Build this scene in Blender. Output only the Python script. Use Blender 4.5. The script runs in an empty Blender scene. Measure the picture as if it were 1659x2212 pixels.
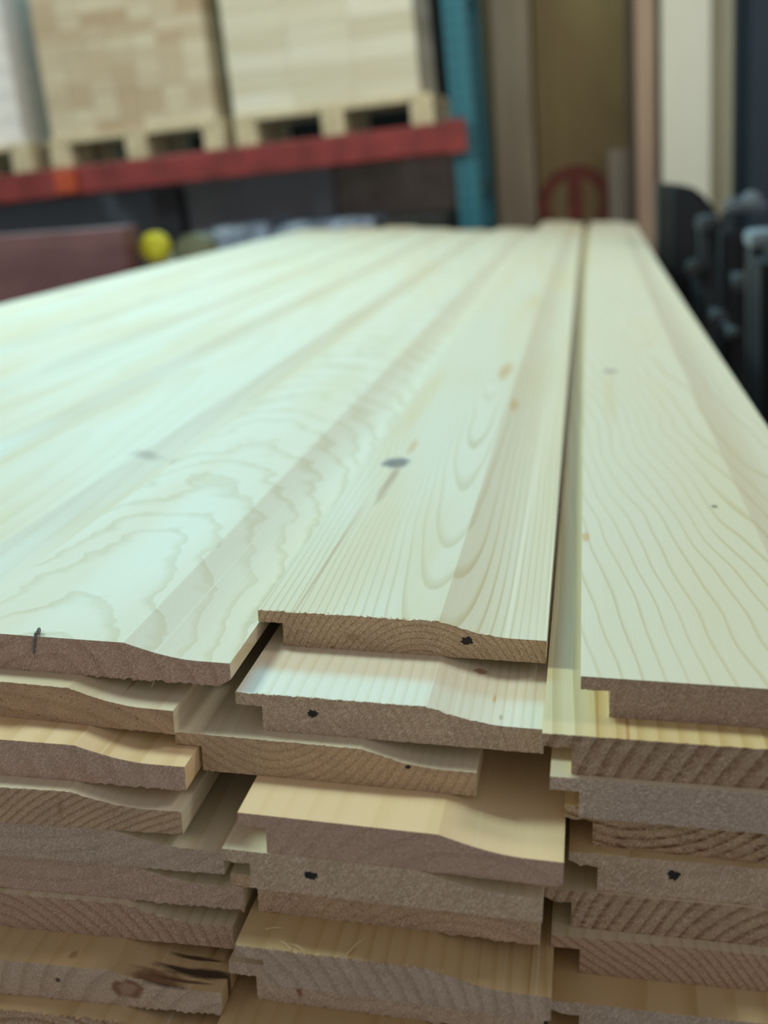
import bpy, bmesh, math, random
from mathutils.geometry import tessellate_polygon
from mathutils import Vector, Matrix, noise as mnoise

# ------------------------------------------------------------------ camera, light, exposure
SC = bpy.context.scene
COL = SC.collection
F_PX, CX, CY = 2500.0, 829.5, 1106.0
RX = Vector((0.9854972931809154, 0.16895680677384334, -0.015769672725672944))
UP = Vector((-0.033980167969982794, 0.2875383448213291, 0.9571661550860132))
FW = Vector((-0.16625412270924417, 0.9427487988336005, -0.2891094411809877))
CAM = Vector((0.14961247, -0.49722196, 0.20362843))
cd = bpy.data.cameras.new('camera')
cam = bpy.data.objects.new('camera', cd); COL.objects.link(cam)
cam.matrix_world = Matrix(((RX.x, UP.x, -FW.x, CAM.x), (RX.y, UP.y, -FW.y, CAM.y), (RX.z, UP.z, -FW.z, CAM.z), (0, 0, 0, 1)))
cd.sensor_fit = 'VERTICAL'; cd.sensor_height = 24.0; cd.lens = 24.0 * F_PX / 2212.0
cd.clip_start = 0.02; cd.clip_end = 60
cd.dof.use_dof = True; cd.dof.focus_distance = 0.540; cd.dof.aperture_fstop = 3.9
SC.camera = cam
SC.view_settings.view_transform = 'Standard'; SC.view_settings.look = 'None'
SC.view_settings.gamma = 1.0; SC.view_settings.exposure = 0.02
SC.view_settings.use_curve_mapping = False
SC.cycles.max_bounces = 6; SC.cycles.diffuse_bounces = 4; SC.cycles.glossy_bounces = 3

w = bpy.data.worlds.new('world'); SC.world = w; w.use_nodes = True
wt = w.node_tree; wg = wt.nodes.new('ShaderNodeTexCoord'); wx = wt.nodes.new('ShaderNodeSeparateXYZ'); wr = wt.nodes.new('ShaderNodeMapRange')
wt.links.new(wg.outputs['Generated'], wx.inputs[0]); wt.links.new(wx.outputs[2], wr.inputs[0])
for i_, v_ in ((1, -.1), (2, .9), (3, .52), (4, .20)): wr.inputs[i_].default_value = v_
wt.links.new(wr.outputs[0], wt.nodes['Background'].inputs[1])
wt.nodes['Background'].inputs[0].default_value = (1.0, 0.93, 0.90, 1)

def area(name, loc, target, sx, sy, power, color):
    l = bpy.data.lights.new(name, 'AREA'); l.shape = 'RECTANGLE'; l.size = sx; l.size_y = sy
    l.energy = power; l.color = color
    o = bpy.data.objects.new(name, l); COL.objects.link(o)
    o.location = loc
    o.rotation_euler = (Vector(target) - Vector(loc)).to_track_quat('-Z', 'Y').to_euler()
    return o
area('fluorescent_row_left', (-3.0, 1.15, 2.65), (0.0, 0.0, 0), 0.6, 0.7, 120, (0.74, 1.0, 0.90))
area('fluorescent_row_right', (2.6, 1.0, 2.7), (0.0, 0.0, 0), 0.6, 0.7, 26, (1.0, 0.99, 0.90))
area('fluorescent_row_back', (-1.6, 6.2, 3.15), (0.0, 0.4, 0), 3.2, 2.2, 330, (0.20, 0.77, 1.0))
area('fluorescent_row_aisle', (-0.2, 1.6, 2.8), (-0.6, 4.8, 0.5), 1.6, 0.6, 27, (1.0, 0.98, 0.90))

# ------------------------------------------------------------------ helpers
def link(o): COL.objects.link(o); return o
def tag(o, label=None, cat=None, group=None, kind=None):
    if label: o['label'] = label
    if cat: o['category'] = cat
    if group: o['group'] = group
    if kind: o['kind'] = kind
    return o
def mesh_obj(name, bm, mats, parent=None, matrix=None, sharp=None):
    me = bpy.data.meshes.new(name); bm.to_mesh(me); bm.free()
    for m in (mats if isinstance(mats, (list, tuple)) else [mats]): me.materials.append(getattr(m, 'm', m))
    if sharp is not None:
        me.polygons.foreach_set('use_smooth', [True] * len(me.polygons))
        me.set_sharp_from_angle(angle=math.radians(sharp))
    o = link(bpy.data.objects.new(name, me))
    if parent: o.parent = parent
    if matrix is not None:
        if parent: o.matrix_local = matrix
        else: o.matrix_world = matrix
    return o
def add_box(bm, x0, x1, y0, y1, z0, z1, bevel=0.0):
    r = bmesh.ops.create_cube(bm, size=1.0)
    vs = r['verts']
    for v in vs:
        v.co = Vector((x0 + (v.co.x + .5) * (x1 - x0), y0 + (v.co.y + .5) * (y1 - y0), z0 + (v.co.z + .5) * (z1 - z0)))
    if bevel:
        es = list({e for v in vs for e in v.link_edges})
        bmesh.ops.bevel(bm, geom=es, offset=bevel, segments=2, affect='EDGES', profile=0.6)
def box_bm(*a, **k):
    bm = bmesh.new(); add_box(bm, *a, **k); return bm
def cyl_bm(r, h, axis='Z', seg=32, bevel=0.0):
    bm = bmesh.new()
    bmesh.ops.create_cone(bm, cap_ends=True, segments=seg, radius1=r, radius2=r, depth=h)
    if bevel:
        es = [e for e in bm.edges if len(e.link_faces) == 2 and any(len(f.verts) > 4 for f in e.link_faces)]
        bmesh.ops.bevel(bm, geom=es, offset=bevel, segments=3, affect='EDGES')
    if axis == 'Y': bmesh.ops.rotate(bm, verts=bm.verts, matrix=Matrix.Rotation(math.pi / 2, 3, 'X'))
    if axis == 'X': bmesh.ops.rotate(bm, verts=bm.verts, matrix=Matrix.Rotation(math.pi / 2, 3, 'Y'))
    return bm
def prism_bm(pts, y0, y1, bevel=0.0):
    bm = bmesh.new()
    a = [bm.verts.new((x, y0, z)) for x, z in pts]; b = [bm.verts.new((x, y1, z)) for x, z in pts]
    bm.faces.new(a); bm.faces.new(list(reversed(b)))
    n = len(pts)
    for i in range(n): bm.faces.new((a[i], b[i], b[(i + 1) % n], a[(i + 1) % n]))
    bmesh.ops.recalc_face_normals(bm, faces=bm.faces)
    if bevel: bmesh.ops.bevel(bm, geom=list(bm.edges), offset=bevel, segments=2, affect='EDGES')
    return bm

class Nodes:
    def __init__(s, name):
        s.m = bpy.data.materials.new(name); s.m.use_nodes = True
        s.t = s.m.node_tree; s.b = s.t.nodes['Principled BSDF']
    def n(s, typ, **kw):
        nd = s.t.nodes.new(typ)
        for k, v in kw.items(): setattr(nd, k, v)
        return nd
    def put(s, sock, v):
        if hasattr(v, 'node'): s.t.links.new(v, sock)
        elif v is not None: sock.default_value = v
    def math(s, op, a, b=None, c=None, clamp=False):
        nd = s.n('ShaderNodeMath', operation=op); nd.use_clamp = clamp
        s.put(nd.inputs[0], a)
        if b is not None: s.put(nd.inputs[1], b)
        if c is not None: s.put(nd.inputs[2], c)
        return nd.outputs[0]
    def comb(s, x, y, z):
        nd = s.n('ShaderNodeCombineXYZ')
        for i, v in enumerate((x, y, z)): s.put(nd.inputs[i], v)
        return nd.outputs[0]
    def noise(s, vec, scale, detail=2.0, rough=.5, dist=0.0, dims='3D'):
        nd = s.n('ShaderNodeTexNoise', noise_dimensions=dims)
        s.put(nd.inputs['Vector'], vec); nd.inputs['Scale'].default_value = scale
        nd.inputs['Detail'].default_value = detail; nd.inputs['Roughness'].default_value = rough
        nd.inputs['Distortion'].default_value = dist
        return nd.outputs[0]
    def ramp(s, v, lo, hi):
        nd = s.n('ShaderNodeMapRange', interpolation_type='SMOOTHSTEP')
        s.put(nd.inputs[0], v); nd.inputs[1].default_value = lo; nd.inputs[2].default_value = hi
        return nd.outputs[0]
    def mix(s, f, a, b, mode='MIX'):
        nd = s.n('ShaderNodeMix', data_type='RGBA', blend_type=mode)
        s.put(nd.inputs[0], f)
        for i, v in ((6, a), (7, b)):
            if hasattr(v, 'node'): s.t.links.new(v, nd.inputs[i])
            else: nd.inputs[i].default_value = (*v[:3], 1)
        return nd.outputs[2]
    def coords(s):
        tc = s.n('ShaderNodeTexCoord'); sp = s.n('ShaderNodeSeparateXYZ')
        s.t.links.new(tc.outputs['Object'], sp.inputs[0])
        return tc.outputs['Object'], sp.outputs[0], sp.outputs[1], sp.outputs[2]
    def bump(s, h, strength, dist):
        nd = s.n('ShaderNodeBump'); s.put(nd.inputs['Height'], h)
        nd.inputs['Strength'].default_value = strength; nd.inputs['Distance'].default_value = dist
        s.t.links.new(nd.outputs[0], s.b.inputs['Normal'])
    def col(s, c): s.put(s.b.inputs['Base Color'], c if hasattr(c, 'node') else (*c[:3], 1)); return s
    def rough(s, r): s.put(s.b.inputs['Roughness'], r); return s

def paint(name, c, rough=.5, metal=0.0, mott=.06, scale=14):
    N = Nodes(name); v, x, y, z = N.coords()
    n = N.ramp(N.noise(v, scale, 4), .3, .7)
    N.col(N.mix(n, tuple(k * (1 - mott) for k in c), tuple(min(1, k * (1 + mott)) for k in c)))
    N.rough(rough); N.b.inputs['Metallic'].default_value = metal
    N.bump(N.noise(v, scale * 12, 2), .15, .0006)
    return N.m

def ring_field(N, P, v, x, y, z):
    """growth rings around a slightly tilted pith; the same field cuts the faces and the ends of a board"""
    sd = P['seed']
    wv = N.comb(N.math('MULTIPLY_ADD', x, 9.0, sd), N.math('MULTIPLY', y, P.get('wy', 2.2)), N.math('MULTIPLY_ADD', z, 9.0, sd * .37))
    nw = N.n('ShaderNodeTexNoise'); N.put(nw.inputs['Vector'], wv)
    nw.inputs['Scale'].default_value = P.get('wscale', 1.0); nw.inputs['Detail'].default_value = P.get('wdetail', 2.0)
    sp = N.n('ShaderNodeSeparateColor'); N.t.links.new(nw.outputs['Color'], sp.inputs[0])
    amp = P.get('warp', .02)
    wu = N.math('MULTIPLY', N.math('SUBTRACT', sp.outputs[0], .5), amp)
    wz = N.math('MULTIPLY', N.math('SUBTRACT', sp.outputs[1], .5), amp)
    u = N.math('ADD', N.math('MULTIPLY_ADD', y, P.get('tx', .01), N.math('SUBTRACT', x, P['px'])), wu)
    q = N.math('ADD', N.math('MULTIPLY_ADD', y, P.get('tz', .01), N.math('SUBTRACT', z, P['pz'])), wz)
    r = N.math('SQRT', N.math('ADD', N.math('MULTIPLY', u, u), N.math('MULTIPLY', q, q)))
    for (kx, ky, sx, sy, a) in P.get('bend', []):
        dx = N.math('DIVIDE', N.math('SUBTRACT', x, kx), sx); dy = N.math('DIVIDE', N.math('SUBTRACT', y, ky), sy)
        d = N.math('MULTIPLY_ADD', dx, dx, N.math('MULTIPLY', dy, dy))
        r = N.math('ADD', r, N.math('DIVIDE', a, N.math('ADD', d, 1.0)))
    ph = N.math('DIVIDE', r, P['sp'])
    f = N.math('FRACT', ph)
    up = N.ramp(f, P.get('edge', .45), .93); dn = N.ramp(f, .93, 1.0)
    return N.math('MULTIPLY', up, N.math('SUBTRACT', 1.0, dn)), ph

def spots(N, x, y, z, base, lst, zonly=False):
    """knots, resin and stains: ragged ellipses (x, y, rx, ry, colour, strength, softness)"""
    for (kx, ky, rx, ry, c, st, soft) in lst:
        b = z if zonly else y
        vec = N.comb(N.math('MULTIPLY', x, 1.0 / rx), N.math('MULTIPLY', b, 1.0 / ry), 0.0)
        n = N.math('MULTIPLY', N.math('SUBTRACT', N.noise(vec, 1.6, 3), .5), 1.1)
        dx = N.math('DIVIDE', N.math('SUBTRACT', x, kx), rx); dy = N.math('DIVIDE', N.math('SUBTRACT', b, ky), ry)
        d = N.math('ADD', N.math('SQRT', N.math('MULTIPLY_ADD', dx, dx, N.math('MULTIPLY', dy, dy))), n)
        msk = N.math('MULTIPLY', N.math('SUBTRACT', 1.0, N.ramp(d, 1.0 - soft, 1.0 + soft * .3)), st)
        base = N.mix(msk, base, c)
    return base

EARLY = (0.77, 0.70, 0.54); LATE = (0.52, 0.39, 0.14)
def pine_face(name, P):
    N = Nodes(name); v, x, y, z = N.coords()
    line, ph = ring_field(N, P, v, x, y, z)
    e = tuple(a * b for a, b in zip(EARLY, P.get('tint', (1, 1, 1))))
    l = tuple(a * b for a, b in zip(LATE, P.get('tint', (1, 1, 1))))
    big = N.ramp(N.noise(N.comb(N.math('MULTIPLY', x, 22), N.math('MULTIPLY_ADD', y, 2.4, P['seed']), P['seed']), 1.0, 3), .35, .72)
    yel = N.math('MULTIPLY', big, P.get('patch', .45))
    c = N.mix(yel, e, (e[0] * .93, e[1] * .86, e[2] * .70))
    fib = N.noise(N.comb(N.math('MULTIPLY', x, 900), N.math('MULTIPLY', y, 14), N.math('MULTIPLY', z, 900)), 1.0, 2)
    fade = N.math('MULTIPLY_ADD', N.noise(N.comb(N.math('MULTIPLY', x, 30), N.math('MULTIPLY', y, 4), P['seed']), 1.0, 1), 1.1, .1, clamp=True)
    c = N.mix(N.math('MULTIPLY', N.math('MULTIPLY', line, P.get('str', .6)), fade), c, l)
    c = N.mix(N.math('MULTIPLY', fib, .16), c, (e[0] * .72, e[1] * .62, e[2] * .45))
    # pale planer lines along the cove
    mill = N.ramp(N.noise(N.comb(N.math('MULTIPLY', x, 520), N.math('MULTIPLY', y, 1.2), P['seed']), 1.0, 1), .60, .74)
    cove = N.ramp(x, .085, .10)
    c = N.mix(N.math('MULTIPLY', N.math('MULTIPLY', mill, cove), .35), c, (.92, .86, .70))
    c = spots(N, x, y, z, c, P.get('spots', []))
    N.col(c)
    N.rough(N.math('MULTIPLY_ADD', big, .10, P.get('rough', .50)))
    N.b.inputs['Specular IOR Level'].default_value = .8
    h = N.math('MULTIPLY_ADD', fib, .5, N.math('MULTIPLY', line, .25))
    N.bump(h, .22, .0004)
    return N.m

def pine_end(name, P):
    N = Nodes(name); v, x, y, z = N.coords()
    line, ph = ring_field(N, P, v, x, y, z)
    e = P.get('end', (0.46, 0.315, 0.19)); d = tuple(a * b for a, b in zip(e, (.66, .58, .48)))
    ca, sa = math.cos(P.get('saw', .9)), math.sin(P.get('saw', .9))
    a = N.math('MULTIPLY_ADD', x, ca, N.math('MULTIPLY', z, sa)); b = N.math('MULTIPLY_ADD', x, -sa, N.math('MULTIPLY', z, ca))
    saw = N.noise(N.comb(N.math('MULTIPLY', a, 420), N.math('MULTIPLY', b, 2000), P['seed']), 1.0, 3, .6)
    fuzz = N.noise(v, 1500.0, 3, .65)
    blot = N.ramp(N.noise(N.comb(N.math('MULTIPLY', x, 60), P['seed'], N.math('MULTIPLY', z, 90)), 1.0, 3), .3, .75)
    c = N.mix(N.math('MULTIPLY', line, P.get('estr', .55) * 1.3, clamp=True), e, d)
    c = N.mix(N.math('MULTIPLY', blot, .35), c, P.get('end2', (.40, .27, .20)))
    wht = N.math('MULTIPLY', N.ramp(N.math('MULTIPLY', N.math('ADD', saw, fuzz), .5), .485, .60), P.get('fuzz', .5) * 1.3)
    c = N.mix(wht, c, (.95, .84, .70))
    drk = N.math('MULTIPLY', N.ramp(fuzz, .50, .36), .5)
    c = N.mix(drk, c, tuple(k * .5 for k in e))
    c = N.mix(N.math('MULTIPLY', line, P.get('estr', .55) * .6, clamp=True), c, tuple(k * .62 for k in d))
    c = spots(N, x, y, z, c, P.get('espots', []), zonly=True)
    if P.get('resin'):
        rs = N.ramp(N.noise(N.comb(N.math('MULTIPLY', x, 150), P['seed'], N.math('MULTIPLY', z, 480)), 1.0, 4, .7), .46, .60)
        c = N.mix(N.math('MULTIPLY', N.math('MULTIPLY', rs, N.math('MULTIPLY_ADD', line, .7, .3)), P['resin']), c, (.17, .065, .022))
    if P.get('flecks'):
        fl = N.ramp(N.noise(N.comb(N.math('MULTIPLY', x, 330), 0.0, N.math('MULTIPLY', z, 480)), 1.0, 2), .64, .72)
        c = N.mix(N.math('MULTIPLY', fl, P['flecks']), c, (.22, .11, .05))
    N.col(c); N.rough(.85); N.b.inputs['Specular IOR Level'].default_value = .25
    N.bump(N.math('MULTIPLY_ADD', saw, .8, N.math('MULTIPLY', fuzz, .7)), .9, .0016)
    return N.m

# ------------------------------------------------------------------ siding boards
T, CD, LIPZ, LIPW = .0175, .0063, .0058, .012
def outline(W, chamfer=(0, 0), notch=0.0):
    cs = .0874 + (W - .137)
    cov = [(0, 0), (2, -.55), (6, -1.65), (10, -2.7), (14, -3.65), (18, -4.5), (22, -5.2), (26, -5.75), (30, -6.1), (34, -6.28)]
    P = [(0, 0)]
    key = [(cs + a * .001, b * .001) for a, b in cov] + [(W, -CD)]
    if chamfer[0]: key += [(W, -T + chamfer[1]), (W - chamfer[0], -T)]
    else: key += [(W, -T)]
    key += [(LIPW, -T), (LIPW, -LIPZ)]
    if notch: key += [(LIPW * .4, -LIPZ), (0, -LIPZ + notch)]
    else: key += [(0, -LIPZ)]
    for k in key:
        p = P[-1]; d = math.hypot(k[0] - p[0], k[1] - p[1]); n = max(1, int(d / .0009))
        for i in range(1, n + 1): P.append((p[0] + (k[0] - p[0]) * i / n, p[1] + (k[1] - p[1]) * i / n))
    n = max(1, int(LIPZ / .0009))
    for i in range(1, n): P.append((0, -LIPZ + (LIPZ) * i / n))
    if notch: P = [q for q in P if not (abs(q[0]) < 1e-9 and q[1] < -LIPZ + notch - 1e-9)]
    return P
def board_bm(W=.137, L=3.65, skew=-2.0, jag=.0003, topjag=0.0, bow=0.0, chamfer=(0, 0), seed=0, notch=0.0, rag=None):
    rnd = random.Random(seed); bm = bmesh.new(); O = outline(W, chamfer, notch)
    tk = math.tan(math.radians(skew))
    ys = [0, .0012, .004, .012] + [L * i / 12 for i in range(1, 12)] + [L]
    loops = []
    for k, yy in enumerate(ys):
        ring = []
        for (x, z) in O:
            s = yy / L; bx = -bow * 4 * s * (1 - s); X, Z = x, z; Y = yy + x * tk * (1 if k < 4 else 0)
            if k == 0:
                nn = mnoise.noise(Vector((x * 420, seed * 3.1, z * 300))) + .8 * mnoise.noise(Vector((x * 1900, seed, 5)))
                if z < -T + 1e-5 or (abs(z + LIPZ) < 1e-5 and x < LIPW - 1e-5):
                    Z -= jag * (nn * 1.5 + .25) ; Y += rnd.uniform(-.0002, .0002)
                elif z > -.0062 and x > 0 and z > -LIPZ:
                    Z += topjag * nn; Y += topjag * rnd.uniform(-1.0, 1.0)
                if x > W - 1e-5: X += rnd.uniform(-1, 1) * .00012
                if rag and rag[0] < x < rag[1] and z > -.0125:
                    s2 = math.sin((x - rag[0]) / (rag[1] - rag[0]) * math.pi)
                    Y += s2 * (.004 + .006 * abs(nn)); Z -= s2 * .0012 * (1 + nn)
            ring.append(bm.verts.new((X + bx, Y, Z)))
        loops.append(ring)
    n = len(O)
    for a, b in zip(loops[:-1], loops[1:]):
        for i in range(n):
            f = bm.faces.new((a[i], b[i], b[(i + 1) % n], a[(i + 1) % n]))
    inn = []
    for i in range(n):                     # inset outline, so that torn edges do not dent the sawn face
        a, b, c = O[i - 1], O[i], O[(i + 1) % n]
        d1 = Vector((b[0] - a[0], b[1] - a[1])).normalized(); d2 = Vector((c[0] - b[0], c[1] - b[1])).normalized()
        m = Vector((d1.y + d2.y, -(d1.x + d2.x))); m = m / max(m.length, 1e-6)
        inn.append((b[0] + m.x * .0006, b[1] + m.y * .0006))
    sg = sum(O[i - 1][0] * O[i][1] - O[i][0] * O[i - 1][1] for i in range(n))
    if sg > 0: inn = [(2 * O[i][0] - inn[i][0], 2 * O[i][1] - inn[i][1]) for i in range(n)]
    tri = tessellate_polygon([[Vector((x, z, 0)) for x, z in inn]])
    for L_, yy, k in ((loops[0], 0, 1), (loops[-1], L, 0)):
        I_ = []
        for (x, z), vo in zip(inn, L_):
            I_.append(bm.verts.new((x if k else x + (vo.co.x - vo.co.x), (yy + x * tk * k) - (.0001 if k else 0), z)))
        for i in range(n):
            f = bm.faces.new((L_[i], L_[(i + 1) % n], I_[(i + 1) % n], I_[i])); f.material_index = 1
        for t3 in tri:
            f = bm.faces.new([I_[q] for q in t3]); f.material_index = 1
    bmesh.ops.recalc_face_normals(bm, faces=bm.faces)
    return bm

GRP = 'pine siding boards stacked in the pack'
DK = (.075, .04, .025); BR = (.36, .19, .09); OR = (.62, .33, .07); YL = (.70, .55, .27)
# name, row, lip x, front y at the lip, extra parameters
B = {}
def board(code, row, x, y, label, W=.137, yaw=0.0, L=3.65, skew=-2.0, jag=.0003, topjag=0.0, bow=0.0, chamfer=(0, 0), notch=0.0, rag=None, dz=0.0, group=GRP, **P):
    sd = sum(ord(c) * (i + 3) for i, c in enumerate(code)) * .173
    P.setdefault('seed', sd); P.setdefault('px', .07 + .09 * math.sin(sd * 5)); P.setdefault('pz', -.02 - .05 * abs(math.sin(sd * 3)))
    P.setdefault('sp', .0032); P.setdefault('tz', .018 * math.sin(sd * 9)); P.setdefault('tx', .008 * math.sin(sd * 7))
    bm = board_bm(W, L, skew, jag, topjag, bow, chamfer, int(sd * 10), notch, rag)
    o = mesh_obj('siding_board', bm, [pine_face('pine_face', P), pine_end('pine_end', P)], sharp=9,
                 matrix=Matrix.Translation((x, y, -(row - 1) * T + dz)) @ Matrix.Rotation(yaw, 4, 'Z'))
    tag(o, label, 'board', group)
    B[code] = o
    return o
PINK = (.68, .48, .375); PINK2 = (.60, .40, .32); TAN = (.74, .53, .33); DRY = (.71, .55, .39); GREY = (.69, .55, .44)

# --- top layer, left of the middle column
board('A1', 1, -.1366, -.0427, 'wide pale top board with wavy brown grain contours and a bent nail in its end', yaw=.0028, skew=-2.3, jag=.0008, chamfer=(.0055, .0035),
      px=.05, pz=-.030, tz=.19, tx=.02, sp=.0115, warp=.026, wscale=2.2, wdetail=4, wy=9, edge=.55, str=.6, patch=.25, end=PINK, end2=PINK2, estr=.25, saw=.9, L=3.15,
      spots=[(-.002, .30, .018, .010, BR, .0, .5), (.055, .60, .022, .16, YL, .42, .9)])
board('A2', 1, -.2606, -.05, 'bright smooth top board directly left of the one with wavy grain', L=3.1, px=.02, pz=-.05, tz=.03, sp=.009, str=.25, patch=.8,
      spots=[(.092, .345, .014, .012, BR, .6, .8), (.118, .345, .008, .010, BR, .6, .8)])
board('A3', 1, -.3846, -.04, 'top board with a thin brown streak, third left of the middle column', L=3.3, px=.05, pz=-.04, sp=.008, str=.25, patch=.8,
      spots=[(.030, 1.2, .004, 1.0, (.55, .40, .22), .7, .8)])
board('A4', 1, -.509, -.06, 'blurred top board between the brown-streaked one and the two outermost left ones', L=3.45, sp=.008, str=.25, patch=.8)
board('A5', 1, -.633, -.05, 'blurred top board second from the left outer edge of the pack', L=3.4, sp=.009, str=.3, patch=.8)
board('A6', 1, -.757, -.05, 'outermost left top board of the pack, blurred, beside the maroon box', L=3.3, sp=.008, str=.2, patch=.3,
      spots=[(.05, 1.42, .03, .05, (.62, .45, .30), .6, .9)])

# --- middle column
board('C1', 1, 0, 0, 'middle top board with a dark knot, fine straight grain and a black ink dot', yaw=.0016, bow=.004, skew=-1.9, jag=.00012, topjag=.0005,
      px=.078, pz=-.036, tz=-.045, tx=.02, sp=.0031, warp=.010, str=.75, edge=.60, patch=.7, end=TAN, estr=.45, wy=3, saw=2.3,
      bend=[(.021, .286, .016, .10, .010), (.075, .62, .03, .25, .012)],
      spots=[(.0206, .286, .0115, .0165, (.14, .07, .045), .9, .45), (.0245, .235, .0036, .055, (.42, .22, .08), .7, .6), (.026, .335, .003, .03, OR, .7, .7), (.072, .665, .007, .055, OR, .75, .6), (.091, .505, .004, .03, OR, .6, .6), (.073, 1.28, .014, .12, YL, .7, .8), (.018, .08, .0012, .12, (.5, .3, .13), .7, .6), (.010, .55, .010, .2, YL, .5, .9)],
      espots=[(.046, -.0105, .0045, .0022, BR, .45, .9), (.036, -.0165, .0012, .0007, BR, .8, .5)])
board('C2', 2, .0037, -.0528, 'pale straight-grained board under the knotty middle top board, brown flecks in its cove', W=.1345, skew=-1.8, jag=.0002, topjag=.0004,
      px=-.03, pz=-.06, tz=.006, sp=.0042, str=.40, patch=.15, end=DRY, estr=.15, fuzz=.6, tint=(1.04, 1.04, 1.08),
      spots=[(.1035, .046, .0035, .0035, BR, .85, .5), (.116, .004, .0012, .003, BR, .6, .7), (.112, .02, .0009, .005, OR, .7, .6)])
board('C3', 3, -.0226, -.0601, 'board shifted left in the middle column, third layer down, smooth brown end', W=.1335, skew=-2.5, jag=.00015, topjag=.0003,
      px=.04, pz=.03, sp=.004, str=.25, patch=.3, end=TAN, estr=.30, fuzz=.3)
board('C4', 4, .0146, -.0923, 'board jutting furthest forward in the middle column with a bright clean top', W=.1337, skew=-3.0, jag=.0003, chamfer=(.002, .0015),
      px=.1, pz=-.07, sp=.009, str=.22, patch=.35, end=PINK, end2=PINK2, estr=.15, fuzz=.3, tint=(1.14, 1.0, .84))
board('C5', 5, .0070, -.0927, 'board in the middle column with an ink dot left of centre, under the furthest-forward board', W=.1336, skew=-2.6, jag=.0003,
      px=.03, pz=.02, sp=.006, str=.3, end=DRY, end2=(.50, .40, .28), estr=.1, fuzz=.7)
board('C6', 6, .0071, -.0843, 'board flush under the ink-dotted one in the middle column, ragged lower edge', W=.1326, skew=-2.2, jag=.0007,
      px=.10, pz=-.06, sp=.005, str=.3, end=TAN, estr=.2, fuzz=.45, flecks=.5)
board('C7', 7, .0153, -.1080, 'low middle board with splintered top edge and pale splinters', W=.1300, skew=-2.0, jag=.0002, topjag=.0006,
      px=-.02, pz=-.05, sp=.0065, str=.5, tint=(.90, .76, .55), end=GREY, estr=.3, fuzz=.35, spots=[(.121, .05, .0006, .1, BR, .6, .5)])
board('C8', 8, .0083, -.0967, 'pale-ended board with a red resin mark, second layer from the bottom in the middle column', W=.1340, skew=-2.0, jag=.0009,
      px=.05, pz=.02, sp=.006, end=(.74, .60, .46), end2=(.62, .45, .33), estr=.15, fuzz=.6, espots=[(.031, -.0095, .0016, .006, (.30, .11, .05), .8, .8)])
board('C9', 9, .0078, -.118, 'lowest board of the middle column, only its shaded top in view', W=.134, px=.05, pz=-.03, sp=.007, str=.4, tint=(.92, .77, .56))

# --- left column below the top layer
board('D2', 2, -.1590, -.0535, 'flecked board directly under the top board that carries the nail', skew=-3.6, jag=.0003, topjag=.0002,
      px=.05, pz=-.20, sp=.0075, str=.45, end=(.70, .49, .31), estr=.2, flecks=.8, fuzz=.2, spots=[(.11, .02, .0008, .02, BR, .7, .6), (.125, .05, .0008, .03, BR, .7, .6)])
board('D3', 3, -.1493, -.0770, 'board with a sunlit-looking striped top, third layer of the left column', skew=-.6, jag=.0005, topjag=.0001,
      px=.02, pz=-.05, sp=.012, tz=.05, str=.6, edge=.3, tint=(1.14, .98, .80), end=PINK, end2=GREY, estr=.15, fuzz=.45)
board('D4', 4, -.1496, -.0890, 'board with slanting growth rings on its end, fourth layer of the left column', skew=1.6, jag=.0001, topjag=.0003,
      px=.20, pz=-.16, sp=.0036, str=.3, end=TAN, estr=.55, fuzz=.35, espots=[(.083, -.008, .002, .006, BR, .5, .9)])
board('D5', 5, -.1320, -.0865, 'board with a pale fuzzy grey end under the one with slanting rings, left column', skew=.4, jag=.0005,
      px=.05, pz=.12, sp=.007, end=GREY, end2=(.44, .34, .28), estr=.15, fuzz=.5)
board('D6', 6, -.1243, -.0855, 'pinkish-ended board reaching furthest right in the left column', skew=.2, jag=.0006,
      px=.05, pz=.1, sp=.007, end=PINK, end2=(.46, .36, .28), estr=.12, fuzz=.35)
board('D7', 7, -.1288, -.0892, 'board with curved brown bands on its end, seventh layer of the left column', skew=.2, jag=.0002, topjag=.0005,
      px=.02, pz=-.06, sp=.005, end=(.64, .46, .33), end2=(.52, .31, .19), estr=.35, fuzz=.35)
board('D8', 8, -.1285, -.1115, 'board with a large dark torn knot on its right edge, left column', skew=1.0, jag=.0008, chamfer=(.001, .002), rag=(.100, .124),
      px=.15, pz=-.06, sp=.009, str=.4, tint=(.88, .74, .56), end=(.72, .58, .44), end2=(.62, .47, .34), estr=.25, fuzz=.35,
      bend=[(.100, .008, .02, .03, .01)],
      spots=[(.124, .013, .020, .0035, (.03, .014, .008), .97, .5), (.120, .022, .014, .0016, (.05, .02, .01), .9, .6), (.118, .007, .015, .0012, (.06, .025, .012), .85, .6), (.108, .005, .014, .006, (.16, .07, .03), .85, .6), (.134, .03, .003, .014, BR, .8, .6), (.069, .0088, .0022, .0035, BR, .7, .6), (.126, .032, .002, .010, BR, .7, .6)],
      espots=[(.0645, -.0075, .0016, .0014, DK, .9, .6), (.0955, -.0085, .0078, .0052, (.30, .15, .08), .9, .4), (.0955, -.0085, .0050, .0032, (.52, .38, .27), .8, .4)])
board('D9', 9, -.1220, -.1200, 'lowest board of the left column with a torn fuzzy edge', skew=.2, topjag=.0009, px=.05, pz=-.05, sp=.006, end=(.64, .43, .26), tint=(.92, .77, .58))

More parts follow.
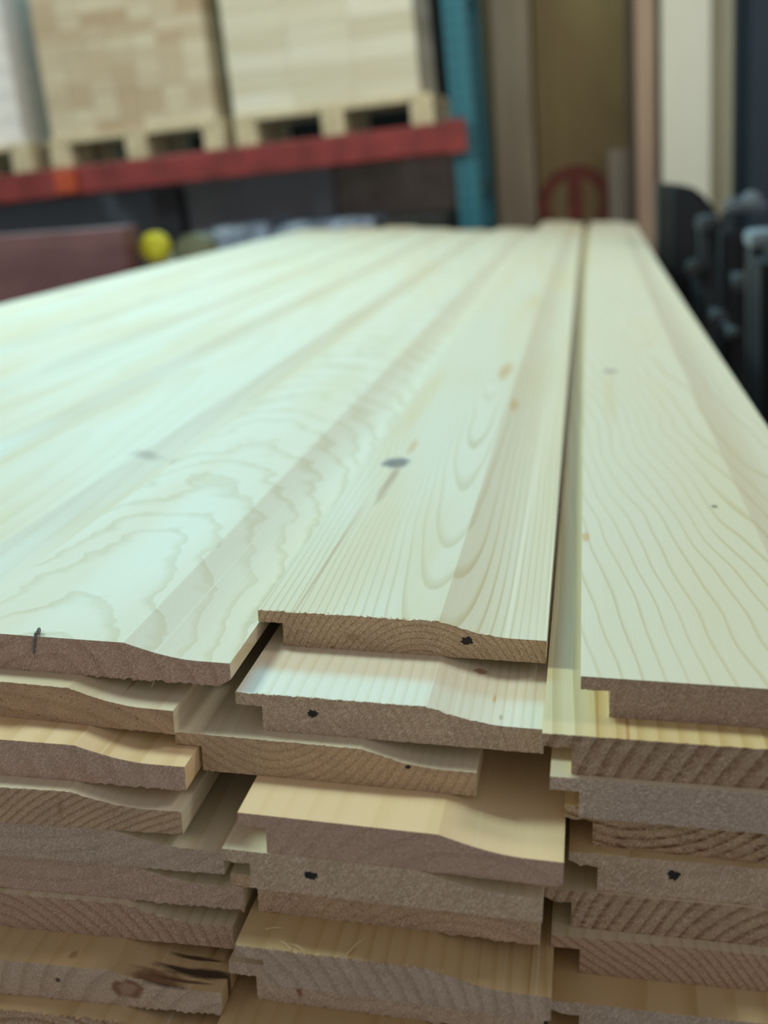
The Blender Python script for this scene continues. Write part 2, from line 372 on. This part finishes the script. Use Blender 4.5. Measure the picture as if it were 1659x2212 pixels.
# --- right column
board('E1', 1, .1526, -.0540, 'right-hand top board with sweeping curved grain and two small knots', W=.1475, yaw=-.0006, bow=.006, skew=-1.5, jag=.0003,
      px=.165, pz=-.050, tx=.11, tz=-.03, sp=.0088, warp=.032, wy=4, str=.65, edge=.72, patch=.5, end=(.52, .385, .29), end2=(.46, .33, .26), estr=.1, fuzz=.35,
      bend=[(.0793, .256, .022, .09, -.010), (.022, .727, .02, .12, .008)],
      spots=[(.022, .727, .0095, .012, (.28, .18, .13), .8, .6), (.0779, .256, .0022, .0035, DK, .85, .5), (.020, .60, .008, .13, YL, .55, .9), (.001, .186, .0025, .01, OR, .7, .6)])
board('E2', 2, .1379, -.0724, 'board with a yellow streaky top seen in the gap, second layer of the right column', skew=-.9, jag=.0003, topjag=.0002,
      px=.22, pz=-.10, sp=.0075, tx=.01, str=.85, edge=.3, tint=(1.0, .88, .62), end=(.58, .43, .28), estr=.6, fuzz=.45, resin=.35, spots=[(.034, .06, .0010, .25, (.50, .27, .08), .8, .6), (.022, .1, .0008, .3, (.50, .27, .08), .6, .6)])
board('E3', 3, .1416, -.0755, 'grey fuzzy-ended board in the third layer of the right column', skew=-1.4, jag=.0003,
      px=.05, pz=-.05, sp=.008, str=.3, tint=(1.04, 1.04, 1.05), end=(.60, .49, .40), end2=(.55, .43, .36), estr=.08, fuzz=.7, saw=.2)
board('E4', 4, .1476, -.0676, 'board with dark brown resin stripes on its end, right column', skew=-2.6, jag=.0005,
      px=.02, pz=.08, sp=.0045, str=.5, tint=(.95, .80, .62), end=(.68, .49, .29), estr=.65, fuzz=.4, resin=.95)
board('E5', 5, .1502, -.0741, 'board with a black ink dot on its end, right column under the resin-striped one', skew=-.6, jag=.0006, notch=.002,
      px=.05, pz=.05, sp=.007, end=DRY, estr=.1, fuzz=.6, tint=(.95, .84, .68))
board('E6', 6, .1400, -.0754, 'board with arched rings and dark resin flecks on its end, right column', skew=-.9, jag=.0005, notch=.002,
      px=.14, pz=-.07, sp=.0052, end=(.62, .45, .29), estr=.6, fuzz=.4, resin=.5)
board('E7', 7, .1441, -.0821, 'board with fine down-slanting rings on its end, seventh layer of the right column', skew=-.2, jag=.0001, topjag=.0003,
      px=-.05, pz=-.10, sp=.0036, end=(.66, .45, .30), end2=(.60, .40, .30), estr=.5, fuzz=.2)
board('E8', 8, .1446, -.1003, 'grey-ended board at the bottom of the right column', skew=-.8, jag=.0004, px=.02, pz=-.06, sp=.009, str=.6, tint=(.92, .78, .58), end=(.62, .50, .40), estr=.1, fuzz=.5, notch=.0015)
board('E9', 9, .1440, -.1000, 'lowest board of the right column, hidden but for its lip', px=.02, pz=-.06, sp=.009, tint=(.95, .84, .68))

# outer columns under the top layer (copies of one board)
proto = None
k = 0
for i, x in enumerate((-.283, -.408, -.533, -.658, -.783)):
    for row in range(2, 10):
        k += 1
        yy = -.06 - .004 * row + .02 * math.sin(k * 2.7); xx = x + .001 * math.sin(k * 1.9)
        if proto is None:
            P = dict(seed=4.4, px=.05, pz=-.04, sp=.005, end=TAN)
            proto = o = mesh_obj('siding_board', board_bm(.1345, 3.55, -1.0, .0003, seed=77), [pine_face('pine_face', P), pine_end('pine_end', P)], sharp=9)
        else:
            o = link(proto.copy())
        o.matrix_world = Matrix.Translation((xx, yy, -(row - 1) * T))
        tag(o, 'board below the top layer in the far left part of the pack', 'board', 'boards under the outer left top layer')

# ink marks, nail, splinters
black = paint('ink_black', (.006, .006, .008), .6)
steel = paint('nail_steel', (.20, .21, .23), .42, .7)
def ink(code, x, z, r, seed, skew):
    rnd = random.Random(seed); bm = bmesh.new(); pts = []
    for i in range(18):
        a = i / 18 * 2 * math.pi; rr = r * rnd.uniform(.80, 1.5)
        pts.append((rr * math.cos(a) * 1.1, rr * math.sin(a) * .85))
    y0 = x * math.tan(math.radians(skew))
    A = [bm.verts.new((x + p[0], y0 - .00025, z + p[1])) for p in pts]; C2 = [bm.verts.new((x + p[0], y0 + .0008, z + p[1])) for p in pts]
    bm.faces.new(A); bm.faces.new(list(reversed(C2)))
    for i in range(18): bm.faces.new((A[i], C2[i], C2[(i + 1) % 18], A[(i + 1) % 18]))
    bmesh.ops.recalc_face_normals(bm, faces=bm.faces)
    o = mesh_obj('ink_dot', bm, black, B[code]); o['label'] = 'black ink dot on the sawn end'
ink('C1', .1005, -.0086, .0021, 3, -1.9); ink('C2', .0350, -.0075, .0019, 8, -1.8); ink('C3', .1045, -.0065, .0009, 5, -2.5)
ink('C5', .0385, -.0080, .0021, 12, -2.6); ink('E5', .0425, -.0068, .0022, 21, -.6)
def tube_bm(pts, r, seg=7):
    bm = bmesh.new(); rings = []
    for i, p in enumerate(pts):
        p = Vector(p); d = (Vector(pts[min(i + 1, len(pts) - 1)]) - Vector(pts[max(i - 1, 0)])).normalized()
        a = d.orthogonal().normalized(); b = d.cross(a); rr = r[i] if isinstance(r, (list, tuple)) else r
        rings.append([bm.verts.new(p + (a * math.cos(t / seg * 6.2832) + b * math.sin(t / seg * 6.2832)) * rr) for t in range(seg)])
    for A, C2 in zip(rings[:-1], rings[1:]):
        for i in range(seg): bm.faces.new((A[i], A[(i + 1) % seg], C2[(i + 1) % seg], C2[i]))
    bm.faces.new(rings[0]); bm.faces.new(list(reversed(rings[-1])))
    bmesh.ops.recalc_face_normals(bm, faces=bm.faces); return bm
n = mesh_obj('nail', tube_bm([(.0445, .0015, .0011), (.0447, -.0016, .0010), (.0444, -.0024, -.0005), (.0438, -.0026, -.0040), (.0431, -.0024, -.0083)], [.0009, .0008, .00065, .0006, .0005]), steel, B['A1'], sharp=50)
n['label'] = 'bent grey nail over the board edge'
hd = mesh_obj('nail_head', cyl_bm(.0016, .0007, 'X', 16, .0001), steel, n); hd.location = (.0449, .0012, .0014)
splint = paint('splinter_wood', (.78, .64, .40), .7)
def splinter(code, pts, r=.00018):
    mesh_obj('splinter', tube_bm(pts, [r, r * .8, r * .3]), splint, B[code], sharp=60)
rnd = random.Random(5)
for i in range(26):
    x = .012 + i * .0030 + rnd.uniform(-.001, .001); s = x * math.tan(math.radians(-2))
    a = rnd.uniform(-.5, .5); l = rnd.uniform(.0008, .0024)
    splinter('C7', [(x, s + .0008, .0001), (x + a * l * .5, s - l * .35, .0003), (x + a * l, s - l * .6, .0001 - l * .45)])
for (x, y, dx, dy, dz) in ((.047, .002, .006, .010, .0015), (.024, .001, -.006, .004, .001), (.030, .001, -.007, .003, .0008), (.010, .012, .008, .001, .0006)):
    s = x * math.tan(math.radians(-2)); splinter('C7', [(x, s + y, .0002), (x + dx * .5, s + y + dy * .5, .0004 + dz), (x + dx, s + y + dy, .0004 + dz * .6)], .00032)
for i in range(22):
    x = .006 + i * .0036 + rnd.uniform(-.001, .001); s = x * math.tan(math.radians(-1.9)); a = rnd.uniform(-1, 1); l = rnd.uniform(.0006, .0017)
    splinter('C1', [(x, s + .0014, .0001), (x + a * l * .5, s + .0006, .0004), (x + a * l, s - .0004, .0006)], .00015)
    splinter('C2', [(x, s + .0010, .0000), (x + a * l * .5, s - .0001, .0003), (x + a * l, s - .0009, -.0003)], .00015)
for code, x, z, dx, l in (('A1', .1005, -T, -.0015, .0035), ('D2', .040, -T, .001, .002), ('C3', .028, -.0012, .0006, .004), ('C8', .025, -T, -.001, .002), ('C8', .034, -T, .0005, .0025), ('E5', .078, .0005, .0005, .0025), ('C2', .028, .0004, .004, .002)):
    s = x * math.tan(math.radians(-1.5)); splinter(code, [(x, s + .0004, z), (x + dx * .5, s - .0008, z - l * .5), (x + dx, s - .0012, z - l)], .00016)

# ------------------------------------------------------------------ ground under the pack
FZ = -0.95
concrete = paint('concrete', (.30, .29, .27), .7, mott=.12, scale=5)
tag(mesh_obj('floor', box_bm(-8, 6, -4, 9, FZ - .1, FZ), concrete), kind='structure')
timber = paint('bearer_timber', (.50, .37, .22), .7, mott=.15, scale=30)
grey_steel = paint('table_steel', (.12, .13, .14), .5, .5)
PB = -9 * T
for i, y in enumerate((.25, 1.75, 3.2)):
    o = mesh_obj('wood_bearer', box_bm(-.40, .40, -.045, .045, 0, .09, bevel=.003), timber, matrix=Matrix.Translation((-.25, y, PB - .09)))
    for q in (0,):
        o.scale = (1.35, 1, 1)
    tag(o, 'square timber bearer hidden under the pack of boards', 'bearer', 'bearers under the pack')
tb = link(bpy.data.objects.new('steel_table', None)); tb.location = (-.25, 1.7, FZ)
tag(tb, 'low dark steel table under the timber bearers', 'table')
TH = PB - .09 - FZ
mesh_obj('table_top', box_bm(-.56, .56, -1.7, 1.7, TH - .05, TH, bevel=.004), grey_steel, tb)
for sx in (-1, 1):
    for sy in (-1, 1):
        mesh_obj('leg', box_bm(sx * .5 - .035, sx * .5 + .035, sy * 1.6 - .035, sy * 1.6 + .035, 0, TH - .05), grey_steel, tb)

# ------------------------------------------------------------------ the warehouse behind
class Frame:
    """a set of axes standing in the room; hit() finds where a photo ray meets one of its planes"""
    def __init__(s, o, ex, ey, ez): s.o, s.e = Vector(o), (Vector(ex), Vector(ey), Vector(ez))
    def mat(s, p=(0, 0, 0)):
        e = s.e; q = s.o + e[0] * p[0] + e[1] * p[1] + e[2] * p[2]
        return Matrix(((e[0].x, e[1].x, e[2].x, q.x), (e[0].y, e[1].y, e[2].y, q.y), (e[0].z, e[1].z, e[2].z, q.z), (0, 0, 0, 1)))
    def ray(s, x, y):
        r = RX * ((x - CX) / F_PX) + UP * (-(y - CY) / F_PX) + FW; c = CAM - s.o
        return Vector([c.dot(a) for a in s.e]), Vector([r.dot(a) for a in s.e])
    def hit(s, x, y, v, ax=1):
        c, r = s.ray(x, y); return c + r * ((v - c[ax]) / r[ax])
def lean(deg):
    la = math.radians(deg); return Frame(CAM, (math.cos(la), 0, math.sin(la)), (0, 1, 0), (-math.sin(la), 0, math.cos(la)))
BG = lean(5.2)
pr = BG.hit(1005, 291, 4.4); pl = BG.hit(0, 408, pr.z, 2)
an = math.atan2(pr.y - pl.y, pr.x - pl.x)
ex = BG.e[0] * math.cos(an) + BG.e[1] * math.sin(an); ey = BG.e[0] * -math.sin(an) + BG.e[1] * math.cos(an)
RK = Frame(BG.mat(pr).translation, ex, ey, BG.e[2])
BG = lean(3.4)
FLOOR_B = -1.15
def group_box(F, name, mat, x0, x1, y0, y1, z0, z1, label, cat, group=None, bevel=.004):
    o = mesh_obj(name, box_bm(0, x1 - x0, 0, y1 - y0, 0, z1 - z0, bevel=bevel), mat, matrix=F.mat((x0, y0, z0)))
    return tag(o, label, cat, group)

# pallet rack
teal = Nodes('teal_paint'); v, x, y, z = teal.coords()
hz = teal.math('ABSOLUTE', teal.math('SUBTRACT', teal.math('FRACT', teal.math('MULTIPLY', z, 20)), .5))
hx = teal.math('ABSOLUTE', teal.math('SUBTRACT', x, .055))
hole = teal.math('MULTIPLY', teal.math('LESS_THAN', hz, .26), teal.math('LESS_THAN', teal.math('ABSOLUTE', teal.math('SUBTRACT', hx, .028)), .009))
teal.col(teal.mix(hole, (.028, .165, .22), (.014, .09, .12))).rough(.45)
teal_m = teal.m
red = paint('beam_red', (.24, .032, .030), .45, mott=.25, scale=9)
orange = paint('bracket_orange', (.50, .075, .025), .5)
bt = RK.hit(1005, 258, 0).z; bb = RK.hit(1005, 325, 0).z
rack = link(bpy.data.objects.new('pallet_rack', None)); rack.matrix_world = RK.mat((0, 0, 0))
tag(rack, 'pallet rack with teal perforated uprights and red load beams', 'rack')
ux = RK.hit(974, 250, 0.03).x; uw = .088
fz = -1.35
def rpart(name, bm, mat, parent=rack): return mesh_obj(name, bm, mat, parent)
RD = .52
def upright(x, y):
    bm = box_bm(0, uw, 0, .006, 0, 3.4); add_box(bm, 0, .006, .006, .085, 0, 3.4); add_box(bm, uw - .006, uw, .006, .085, 0, 3.4)
    o = rpart('upright', bm, teal_m); o.location = (x, y, fz); return o
upright(ux, .03); upright(ux, RD - .04)
LX = -3.6
upright(LX, .03); upright(LX, RD - .04)
for yy in (0.0, RD):
    o = rpart('beam', box_bm(LX + uw * .3, .0, yy, yy + .045, bb, bt, bevel=.006), red)
    for xx in (-.075,):
        rpart('beam_connector', box_bm(xx, .004, yy - .008, yy + .0, bb - .004, bt + .006, bevel=.002), red)
for zz in (-.9, -.2, .5, 1.2): rpart('brace', box_bm(ux + .04, ux + .08, .11, RD - .04, zz, zz + .04), teal_m)
bo = RK.hit(140, 392, -.02)
o = rpart('bracket', box_bm(bo.x - .045, bo.x + .045, -.02, .0, bo.z - .045, bo.z + .045, bevel=.008), orange); o['label'] = 'bright orange bracket on the red beam'

# lumber bundles standing on the beam
rwood = Nodes('block_wood'); v, x, y, z = rwood.coords()
oi = rwood.n('ShaderNodeObjectInfo')
nn = rwood.ramp(rwood.noise(rwood.comb(rwood.math('MULTIPLY', x, 6), rwood.math('MULTIPLY_ADD', oi.outputs['Random'], 50, y), rwood.math('MULTIPLY', z, 25)), 1.0, 3), .3, .7)
c1 = rwood.mix(oi.outputs['Random'], (.50, .37, .24), (.74, .66, .50)); rwood.col(rwood.mix(rwood.math('MULTIPLY', nn, .3), c1, (.55, .38, .22))).rough(.75)
rwood2 = Nodes('pale_block_wood'); v, x, y, z = rwood2.coords(); oi = rwood2.n('ShaderNodeObjectInfo')
nn = rwood2.ramp(rwood2.noise(rwood2.comb(rwood2.math('MULTIPLY', x, 4), rwood2.math('MULTIPLY_ADD', oi.outputs['Random'], 50, y), rwood2.math('MULTIPLY', z, 30)), 1.0, 3), .3, .7)
c1 = rwood2.mix(oi.outputs['Random'], (.64, .59, .44), (.80, .77, .64)); rwood2.col(rwood2.mix(rwood2.math('MULTIPLY', nn, .25), c1, (.62, .47, .30))).rough(.75)
wwood = paint('whitish_wood', (.84, .79, .76), .7, mott=.12, scale=12)
palw = paint('pallet_wood', (.62, .52, .34), .8, mott=.15, scale=20)
def pallet(x0, x1, label, D=.50, bh=.085, dh=.022):
    p = link(bpy.data.objects.new('wooden_pallet', None)); p.matrix_world = RK.mat((x0, .01, bt)); tag(p, label, 'pallet', 'pallets on the red beam')
    Wd = x1 - x0
    for a in (0, .5, 1):
        for yy in (0, .5, 1):
            bx = a * (Wd - .085); mesh_obj('block', box_bm(bx, bx + .085, yy * (D - .1), yy * (D - .1) + .1, 0, bh, bevel=.003), palw, p)
    for i in range(4): mesh_obj('deck_board', box_bm(0, Wd, i * (D / 4), i * (D / 4) + D / 4 * .85, bh, bh + dh, bevel=.002), palw, p)
    return bt + bh + dh
mx0 = RK.hit(108, 345, .0).x; mx1 = RK.hit(487, 320, .0).x
rx0 = RK.hit(508, 305, .0).x; rx1 = RK.hit(938, 262, .0).x
lx0 = RK.hit(-300, 400, .0).x; lx1 = RK.hit(72, 372, .0).x
zb = pallet(lx0, lx1, 'wooden pallet at the left frame edge under the whitish stack')
pallet(mx0, mx1, 'wooden pallet under the stack of tan lumber ends')
pallet(rx0, rx1, 'wooden pallet under the pale layered lumber stack')
rnd = random.Random(11)
def stack(x0, x1, cols, rows, h, D, mat, name, label, grp, gap=.0008, lean=0.0, seamvar=0.0):
    protos = {}
    Wd = (x1 - x0) / cols
    for r_ in range(rows):
        off = 0 if not seamvar else (r_ % 2) * seamvar
        for c_ in range(cols):
            key = 'a'
            xx = x0 + c_ * Wd; ww = Wd - gap
            if key not in protos:
                protos[key] = mesh_obj(name, box_bm(0, ww, 0, D, 0, h - .0004, bevel=.0008), mat); o = protos[key]
            else: o = link(protos[key].copy())
            o.matrix_world = RK.mat((xx, .03 + rnd.uniform(-.0015, .0015), zb + r_ * h))
            tag(o, label, 'lumber', grp)
stack(mx0 + .012, mx1 - .03, 7, 15, .048, .46, rwood, 'lumber_piece', 'tan cut lumber end in the middle stack on the red rack beam', 'lumber ends in the middle rack stack')
stack(rx0 + .0, rx1 - .045, 3, 10, .072, .46, rwood2, 'lumber_piece', 'pale layered lumber piece in the right-hand stack on the rack', 'lumber in the right rack stack')
stack(lx0, lx1 - .03, 3, 8, .09, .46, wwood, 'lumber_piece', 'whitish lumber piece in the stack at the left frame edge', 'lumber in the left rack stack')
# shelf contents below the beam; dark boxes added for the shaded wall
shade_navy = paint('dark_blue_grey_shade', (.10, .115, .15), .5); shade_grey = paint('dark_grey_shade', (.24, .24, .27), .55)  # the wall's shade is put into these box colours
brown_c = paint('brown_wall_shade', (.26, .215, .19), .8, mott=.15)
def shelf_item(F, name, mat, px0, px1, py0, py1, yv, depth, label, cat, group=None, bevel=.006, zb_=None):
    a = F.hit(px0, (py0 + py1) / 2, yv); b = F.hit(px1, (py0 + py1) / 2, yv); m = (px0 + px1) / 2
    zt = F.hit(m, py0, yv).z; z0 = F.hit(m, py1, yv).z if zb_ is None else zb_
    return group_box(F, name, mat, a.x, b.x, yv, yv + depth, z0, zt, label, cat, group, bevel)
shelf_item(RK, 'wall_shade_box', shade_navy, -60, 402, 425, 700, .45, .5, 'dark blue-grey bin standing in for the dark wall under the left half of the red beam', 'bin', zb_=fz + .3)
shelf_item(RK, 'wall_shade_box', shade_grey, 408, 735, 372, 700, .50, .5, 'dark grey bin standing in for the shaded wall under the middle of the red beam', 'bin', zb_=fz + .3)
shelf_item(RK, 'wall_backdrop', brown_c, 738, 985, 345, 700, .52, .5, 'dark brown carton standing in for the shaded wall beside the teal upright', 'wall_backdrop', zb_=fz + .3)
shelf_item(RK, 'rack_post_guard', paint('black_guard', (.004, .005, .010), .5), 348, 404, 408, 700, .12, .09, 'black post below the red beam behind the yellow roll', 'post', zb_=fz)
# the lower shelf that carries them
shelf = mesh_obj('lower_shelf', box_bm(LX + .1, .0, .05, RD + .5, fz + .26, fz + .3), grey_steel, rack)
# wrapped bundles, light blue plastic
wrap = Nodes('blue_plastic_wrap'); v, x, y, z = wrap.coords()
wn = wrap.ramp(wrap.noise(v, 9, 4, .6), .35, .7)
wrap.col(wrap.mix(wn, (.12, .15, .22), (.42, .52, .66))).rough(.25); wrap.bump(wrap.noise(v, 30, 3), .6, .01)
def bag(px0, px1, py0, yv, depth, label):
    a = RK.hit(px0, 500, yv); b = RK.hit(px1, 500, yv); zt = RK.hit((px0 + px1) / 2, py0, yv).z
    bm = box_bm(0, b.x - a.x, 0, depth, 0, zt - fz - .3, bevel=.03)
    bmesh.ops.subdivide_edges(bm, edges=bm.edges, cuts=3, use_grid_fill=True)
    for v_ in bm.verts: v_.co += Vector((mnoise.noise(v_.co * 9 + Vector((px0, 0, 0))), mnoise.noise(v_.co * 9 + Vector((0, px0, 3))), mnoise.noise(v_.co * 8 + Vector((3, 9, px0))))) * .022
    o = mesh_obj('plastic_wrapped_bundle', bm, wrap.m, matrix=RK.mat((a.x, yv, fz + .3)), sharp=60)
    tag(o, label, 'bundle')
bag(432, 578, 488, .06, .35, 'dull blue plastic-wrapped bundle beside the black post')
bag(588, 815, 478, .04, .35, 'lighter blue plastic-wrapped bundle under the beam, right of the duller one')
shelf_item(RK, 'black_sack', paint('black_sack', (.015, .014, .014), .6, scale=8), 828, 984, 462, 700, .10, .3, 'black sack between the blue bundle and the teal upright', 'sack', bevel=.03, zb_=fz + .3)

# maroon box, yellow roll
mar = Nodes('maroon_board'); v, x, y, z = mar.coords()
mn = mar.ramp(mar.noise(mar.comb(mar.math('MULTIPLY', x, 5), y, mar.math('MULTIPLY', z, 12)), 1.0, 3), .35, .7)
mar.col(spots(mar, x, y, z, mar.mix(mn, (.13, .052, .056), (.19, .085, .088)), [(.34, .33, .10, .035, (.36, .20, .12), .6, .9), (.02, .47, .12, .05, (.26, .12, .08), .6, .9)], zonly=True)).rough(.55)
shelf_item(BG, 'maroon_box', mar.m, -120, 280, 503, 700, 3.0, .10, 'large maroon box at the left frame edge behind the pack', 'box', zb_=None)
# pedestal so that the box and the roll stand on something
a = BG.hit(-120, 600, 3.0); b = BG.hit(430, 600, 3.0); zt = BG.hit(82, 700, 3.0).z
group_box(BG, 'crate', timber, a.x, b.x, 2.95, 3.35, FLOOR_B, zt, 'timber crate hidden behind the pack, carrying the maroon box', 'crate')
yel = paint('yellow_film', (.60, .56, .03), .4); olv = paint('olive_cloth', (.16, .16, .10), .8, mott=.2)
rp = BG.hit(322, 541, 3.05); rr = .052
roll = link(bpy.data.objects.new('yellow_capped_roll', None)); roll.matrix_world = BG.mat((rp.x, 3.10, zt + rr + .03))
tag(roll, 'olive roll with a bright yellow end lying right of the maroon box', 'roll')
cz = rp.z - (zt + rr + .03)
mesh_obj('roll_body', cyl_bm(rr * 1.02, .10, 'Y', 40, .008), olv, roll, matrix=Matrix.Translation((.085, .10, cz - .022)), sharp=40)
mesh_obj('end_cap', cyl_bm(rr * .80, .05, 'Y', 40, .012), yel, roll, matrix=Matrix.Translation((0, .0, cz + .005)), sharp=40)
mesh_obj('core', cyl_bm(rr * .74, .04, 'Y', 40, .006), paint('cream_core', (.42, .44, .34), .6), roll, matrix=Matrix.Translation((.004, .03, cz - .045)), sharp=40)
mesh_obj('stand', box_bm(-.05, .13, 0, .15, -rr - .03, cz - .06, bevel=.004), olv, roll)

# upright panels leaning against the back wall
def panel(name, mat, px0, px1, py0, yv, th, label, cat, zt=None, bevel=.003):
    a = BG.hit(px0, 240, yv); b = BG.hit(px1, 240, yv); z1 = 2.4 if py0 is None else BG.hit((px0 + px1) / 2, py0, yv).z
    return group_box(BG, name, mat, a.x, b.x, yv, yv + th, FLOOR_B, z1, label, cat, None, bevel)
def streak(name, c0, c1, sx=20, rough=.7, patch=None):
    N = Nodes(name); v, x, y, z = N.coords()
    n = N.ramp(N.noise(N.comb(N.math('MULTIPLY', x, sx), y, N.math('MULTIPLY', z, 1.6)), 1.0, 4), .3, .7)
    N.col(N.mix(n, c0, c1)).rough(rough); return N.m
wall_m = paint('back_wall_brown', (.20, .155, .085), .85, mott=.1, scale=3)
tag(mesh_obj('wall_back', box_bm(-6, 5, 0, .12, FLOOR_B, 3.2), wall_m, matrix=BG.mat((0, 6.6, 0))), kind='structure')
panel('plywood_sheet', streak('ply_olive', (.19, .15, .065), (.24, .19, .09), 9), 1046, 1160, None, 5.35, .03, 'narrow olive-brown sheet just right of the teal upright', 'sheet')
panel('timber_plank', streak('plank_greybrown', (.30, .245, .17), (.38, .32, .23)), 1068, 1150, None, 5.25, .05, 'tall grey-brown plank standing right of the teal upright', 'plank')
ply = panel('plywood_sheet', streak('ply_brown', (.20, .145, .062), (.25, .19, .08), 6), 1158, 1366, None, 5.3, .02, 'large dark brown plywood sheet with a round red print', 'sheet')
redp = paint('red_print', (.17, .045, .032), .8, mott=.3, scale=30)
c = BG.hit(1243, 440, 5.3); top = BG.hit(1243, 354, 5.3); R1_ = top.z - c.z; lo = ply.matrix_world.inverted() @ BG.mat(c).translation
def ring_bm(r0, r1, th, seg=64):
    bm = bmesh.new(); L = []
    for i in range(seg):
        a = i / seg * 2 * math.pi; L.append([bm.verts.new((r * math.cos(a), yy, r * math.sin(a))) for r, yy in ((r0, 0), (r1, 0), (r1, th), (r0, th))])
    for i in range(seg):
        A, C2 = L[i], L[(i + 1) % seg]
        for q in range(4): bm.faces.new((A[q], A[(q + 1) % 4], C2[(q + 1) % 4], C2[q]))
    bmesh.ops.recalc_face_normals(bm, faces=bm.faces); return bm
em = mesh_obj('printed_emblem', ring_bm(R1_ * .66, R1_ * .98, .0015), redp, ply, matrix=Matrix.Translation((lo.x, -.0015, lo.z)))
em['label'] = 'round dark red ring print'
mesh_obj('emblem_bar', box_bm(-R1_ * .2, R1_ * .2, -.0002, .0015, -R1_ * .8, R1_ * .8), redp, em)
panel('timber_batten', streak('batten_grey', (.25, .22, .175), (.32, .28, .22)), 1312, 1358, 322, 5.2, .04, 'short grey batten standing in front of the brown plywood', 'batten')
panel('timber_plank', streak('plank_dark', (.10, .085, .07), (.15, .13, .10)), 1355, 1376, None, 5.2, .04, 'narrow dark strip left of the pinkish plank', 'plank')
panel('timber_plank', streak('plank_pink', (.48, .32, .24), (.62, .43, .31)), 1374, 1416, None, 5.1, .05, 'tall pinkish plank beside the cream panel', 'plank')
panel('timber_plank', streak('plank_shadow', (.07, .055, .045), (.11, .09, .07)), 1414, 1432, None, 5.15, .05, 'narrow strip painted dark as shadow between the pinkish plank and the cream panel', 'plank')  # shadow between the panels, put into the strip's colour
panel('cream_panel', streak('cream', (.80, .78, .64), (.86, .84, .72), 5), 1430, 1535, None, 5.0, .04, 'wide cream panel above the black machine', 'panel')
panel('cream_panel', streak('cream_shade', (.36, .35, .24), (.46, .44, .31), 5), 1533, 1592, None, 5.06, .04, 'right part of the cream panel, painted darker as shade', 'panel')  # shaded part of the cream panel, the shade is in its colour
navy = paint('navy_paint', (.003, .012, .024), .7); navy2 = paint('slate_blue_paint', (.014, .026, .045), .6)
panel('steel_post', navy, 1588, 1625, None, 3.9, .08, 'dark navy steel post behind the machine', 'post')
panel('steel_post', navy2, 1624, 1700, None, 3.8, .10, 'slate-blue steel post at the right frame edge', 'post')
# painted dark side of the right lumber stack; black sheet added for darkness behind
panel('timber_plank', streak('olive_strip', (.20, .19, .12), (.27, .25, .17)), 918, 944, 262, 5.1, .05, 'olive grey strip standing in for the darker side of the pale lumber stack', 'plank')
panel('darkness_sheet', paint('darkness_sheet', (.004, .005, .005), .8), -700, 1010, None, 6.1, .03, 'black sheet added for the darkness behind the rack, seen between the lumber and the teal upright', 'sheet')

# black machine along the right side of the pack
blk = paint('machine_black', (.003, .005, .010), .75); mgrey = paint('machine_grey', (.035, .042, .052), .65); mlite = paint('machine_light_grey', (.16, .20, .24), .6); ggy = paint('machine_warm_grey', (.030, .034, .034), .7)
mo = BG.hit(1560, 900, 2.2)
mc = link(bpy.data.objects.new('black_machine', None)); mc.matrix_world = BG.mat((mo.x, 2.2, FLOOR_B))
tag(mc, 'black machine with grey capped arms and knobs right of the board pack', 'machine')
def mp(px, py, yv):
    p = BG.hit(px, py, yv); return p.x - mo.x, p.z - FLOOR_B
def mprism(name, pts, yv, th, mat, bevel=.006):
    q = [mp(a, b_, yv) for a, b_ in pts]
    return mesh_obj(name, prism_bm(q, yv - 2.2, yv - 2.2 + th, bevel), mat, mc, sharp=35)
def mbox(name, px0, px1, py0, py1, yv, th, mat, bevel=.006): return mprism(name, [(px0, py0), (px1, py0), (px1, py1), (px0, py1)], yv, th, mat, bevel)
mbox('side_plate', 1420, 1456, 397, 1000, 3.0, .12, ggy)
mprism('housing', [(1454, 402), (1490, 402), (1512, 412), (1530, 432), (1556, 470), (1556, 1100), (1454, 1100)], 2.9, .3, blk, .01)
x0, z0 = mp(1520, 1500, 2.75)
mbox('base', 1505, 1900, 560, 1900, 2.72, .35, blk, .01)
for (px, py, wdt, yv, h) in ((1531, 468, 36, 2.6, 300), (1653, 500, 56, 1.9, 420)):
    mbox('arm', px - wdt / 2, px + wdt / 2, py + 20, py + h, yv, .07, mgrey, .012)
    a = mp(px - wdt * .62, py, yv); b = mp(px + wdt * .62, py + 34, yv)
    mesh_obj('arm_cap', box_bm(a[0], b[0], yv - 2.2 - .012, yv - 2.2 + .085, b[1], a[1], bevel=.012), mgrey if px < 1600 else mlite, mc, sharp=35)
mbox('cross_bar', 1566, 1660, 428, 458, 2.55, .06, mlite, .010)
mbox('bar_bracket', 1560, 1590, 455, 560, 2.57, .05, mgrey, .008)
mbox('cylinder_cover', 1560, 1612, 480, 900, 2.45, .10, blk, .02)
mbox('cylinder_cover', 1648, 1760, 540, 1200, 1.7, .16, blk, .02)
mbox('guide_rail', 1618, 1640, 560, 1050, 1.85, .05, ggy, .008)
for (px, py, r, yv, m_) in ((1602, 610, 17, 2.2, mgrey), (1552, 690, 17, 2.2, mgrey), (1500, 580, 15, 2.6, ggy), (1585, 725, 14, 2.0, ggy), (1625, 430, 14, 2.5, mlite)):
    a = mp(px, py, yv)
    k_ = mesh_obj('knob', cyl_bm(r / F_PX * (yv + .3), .05, 'Y', 28, .006), m_, mc, matrix=Matrix.Translation((a[0], yv - 2.2, a[1])), sharp=40)
    mesh_obj('knob_shaft', cyl_bm(.008, .12, 'Y', 14), blk, k_, matrix=Matrix.Translation((0, .07, 0)), sharp=40)
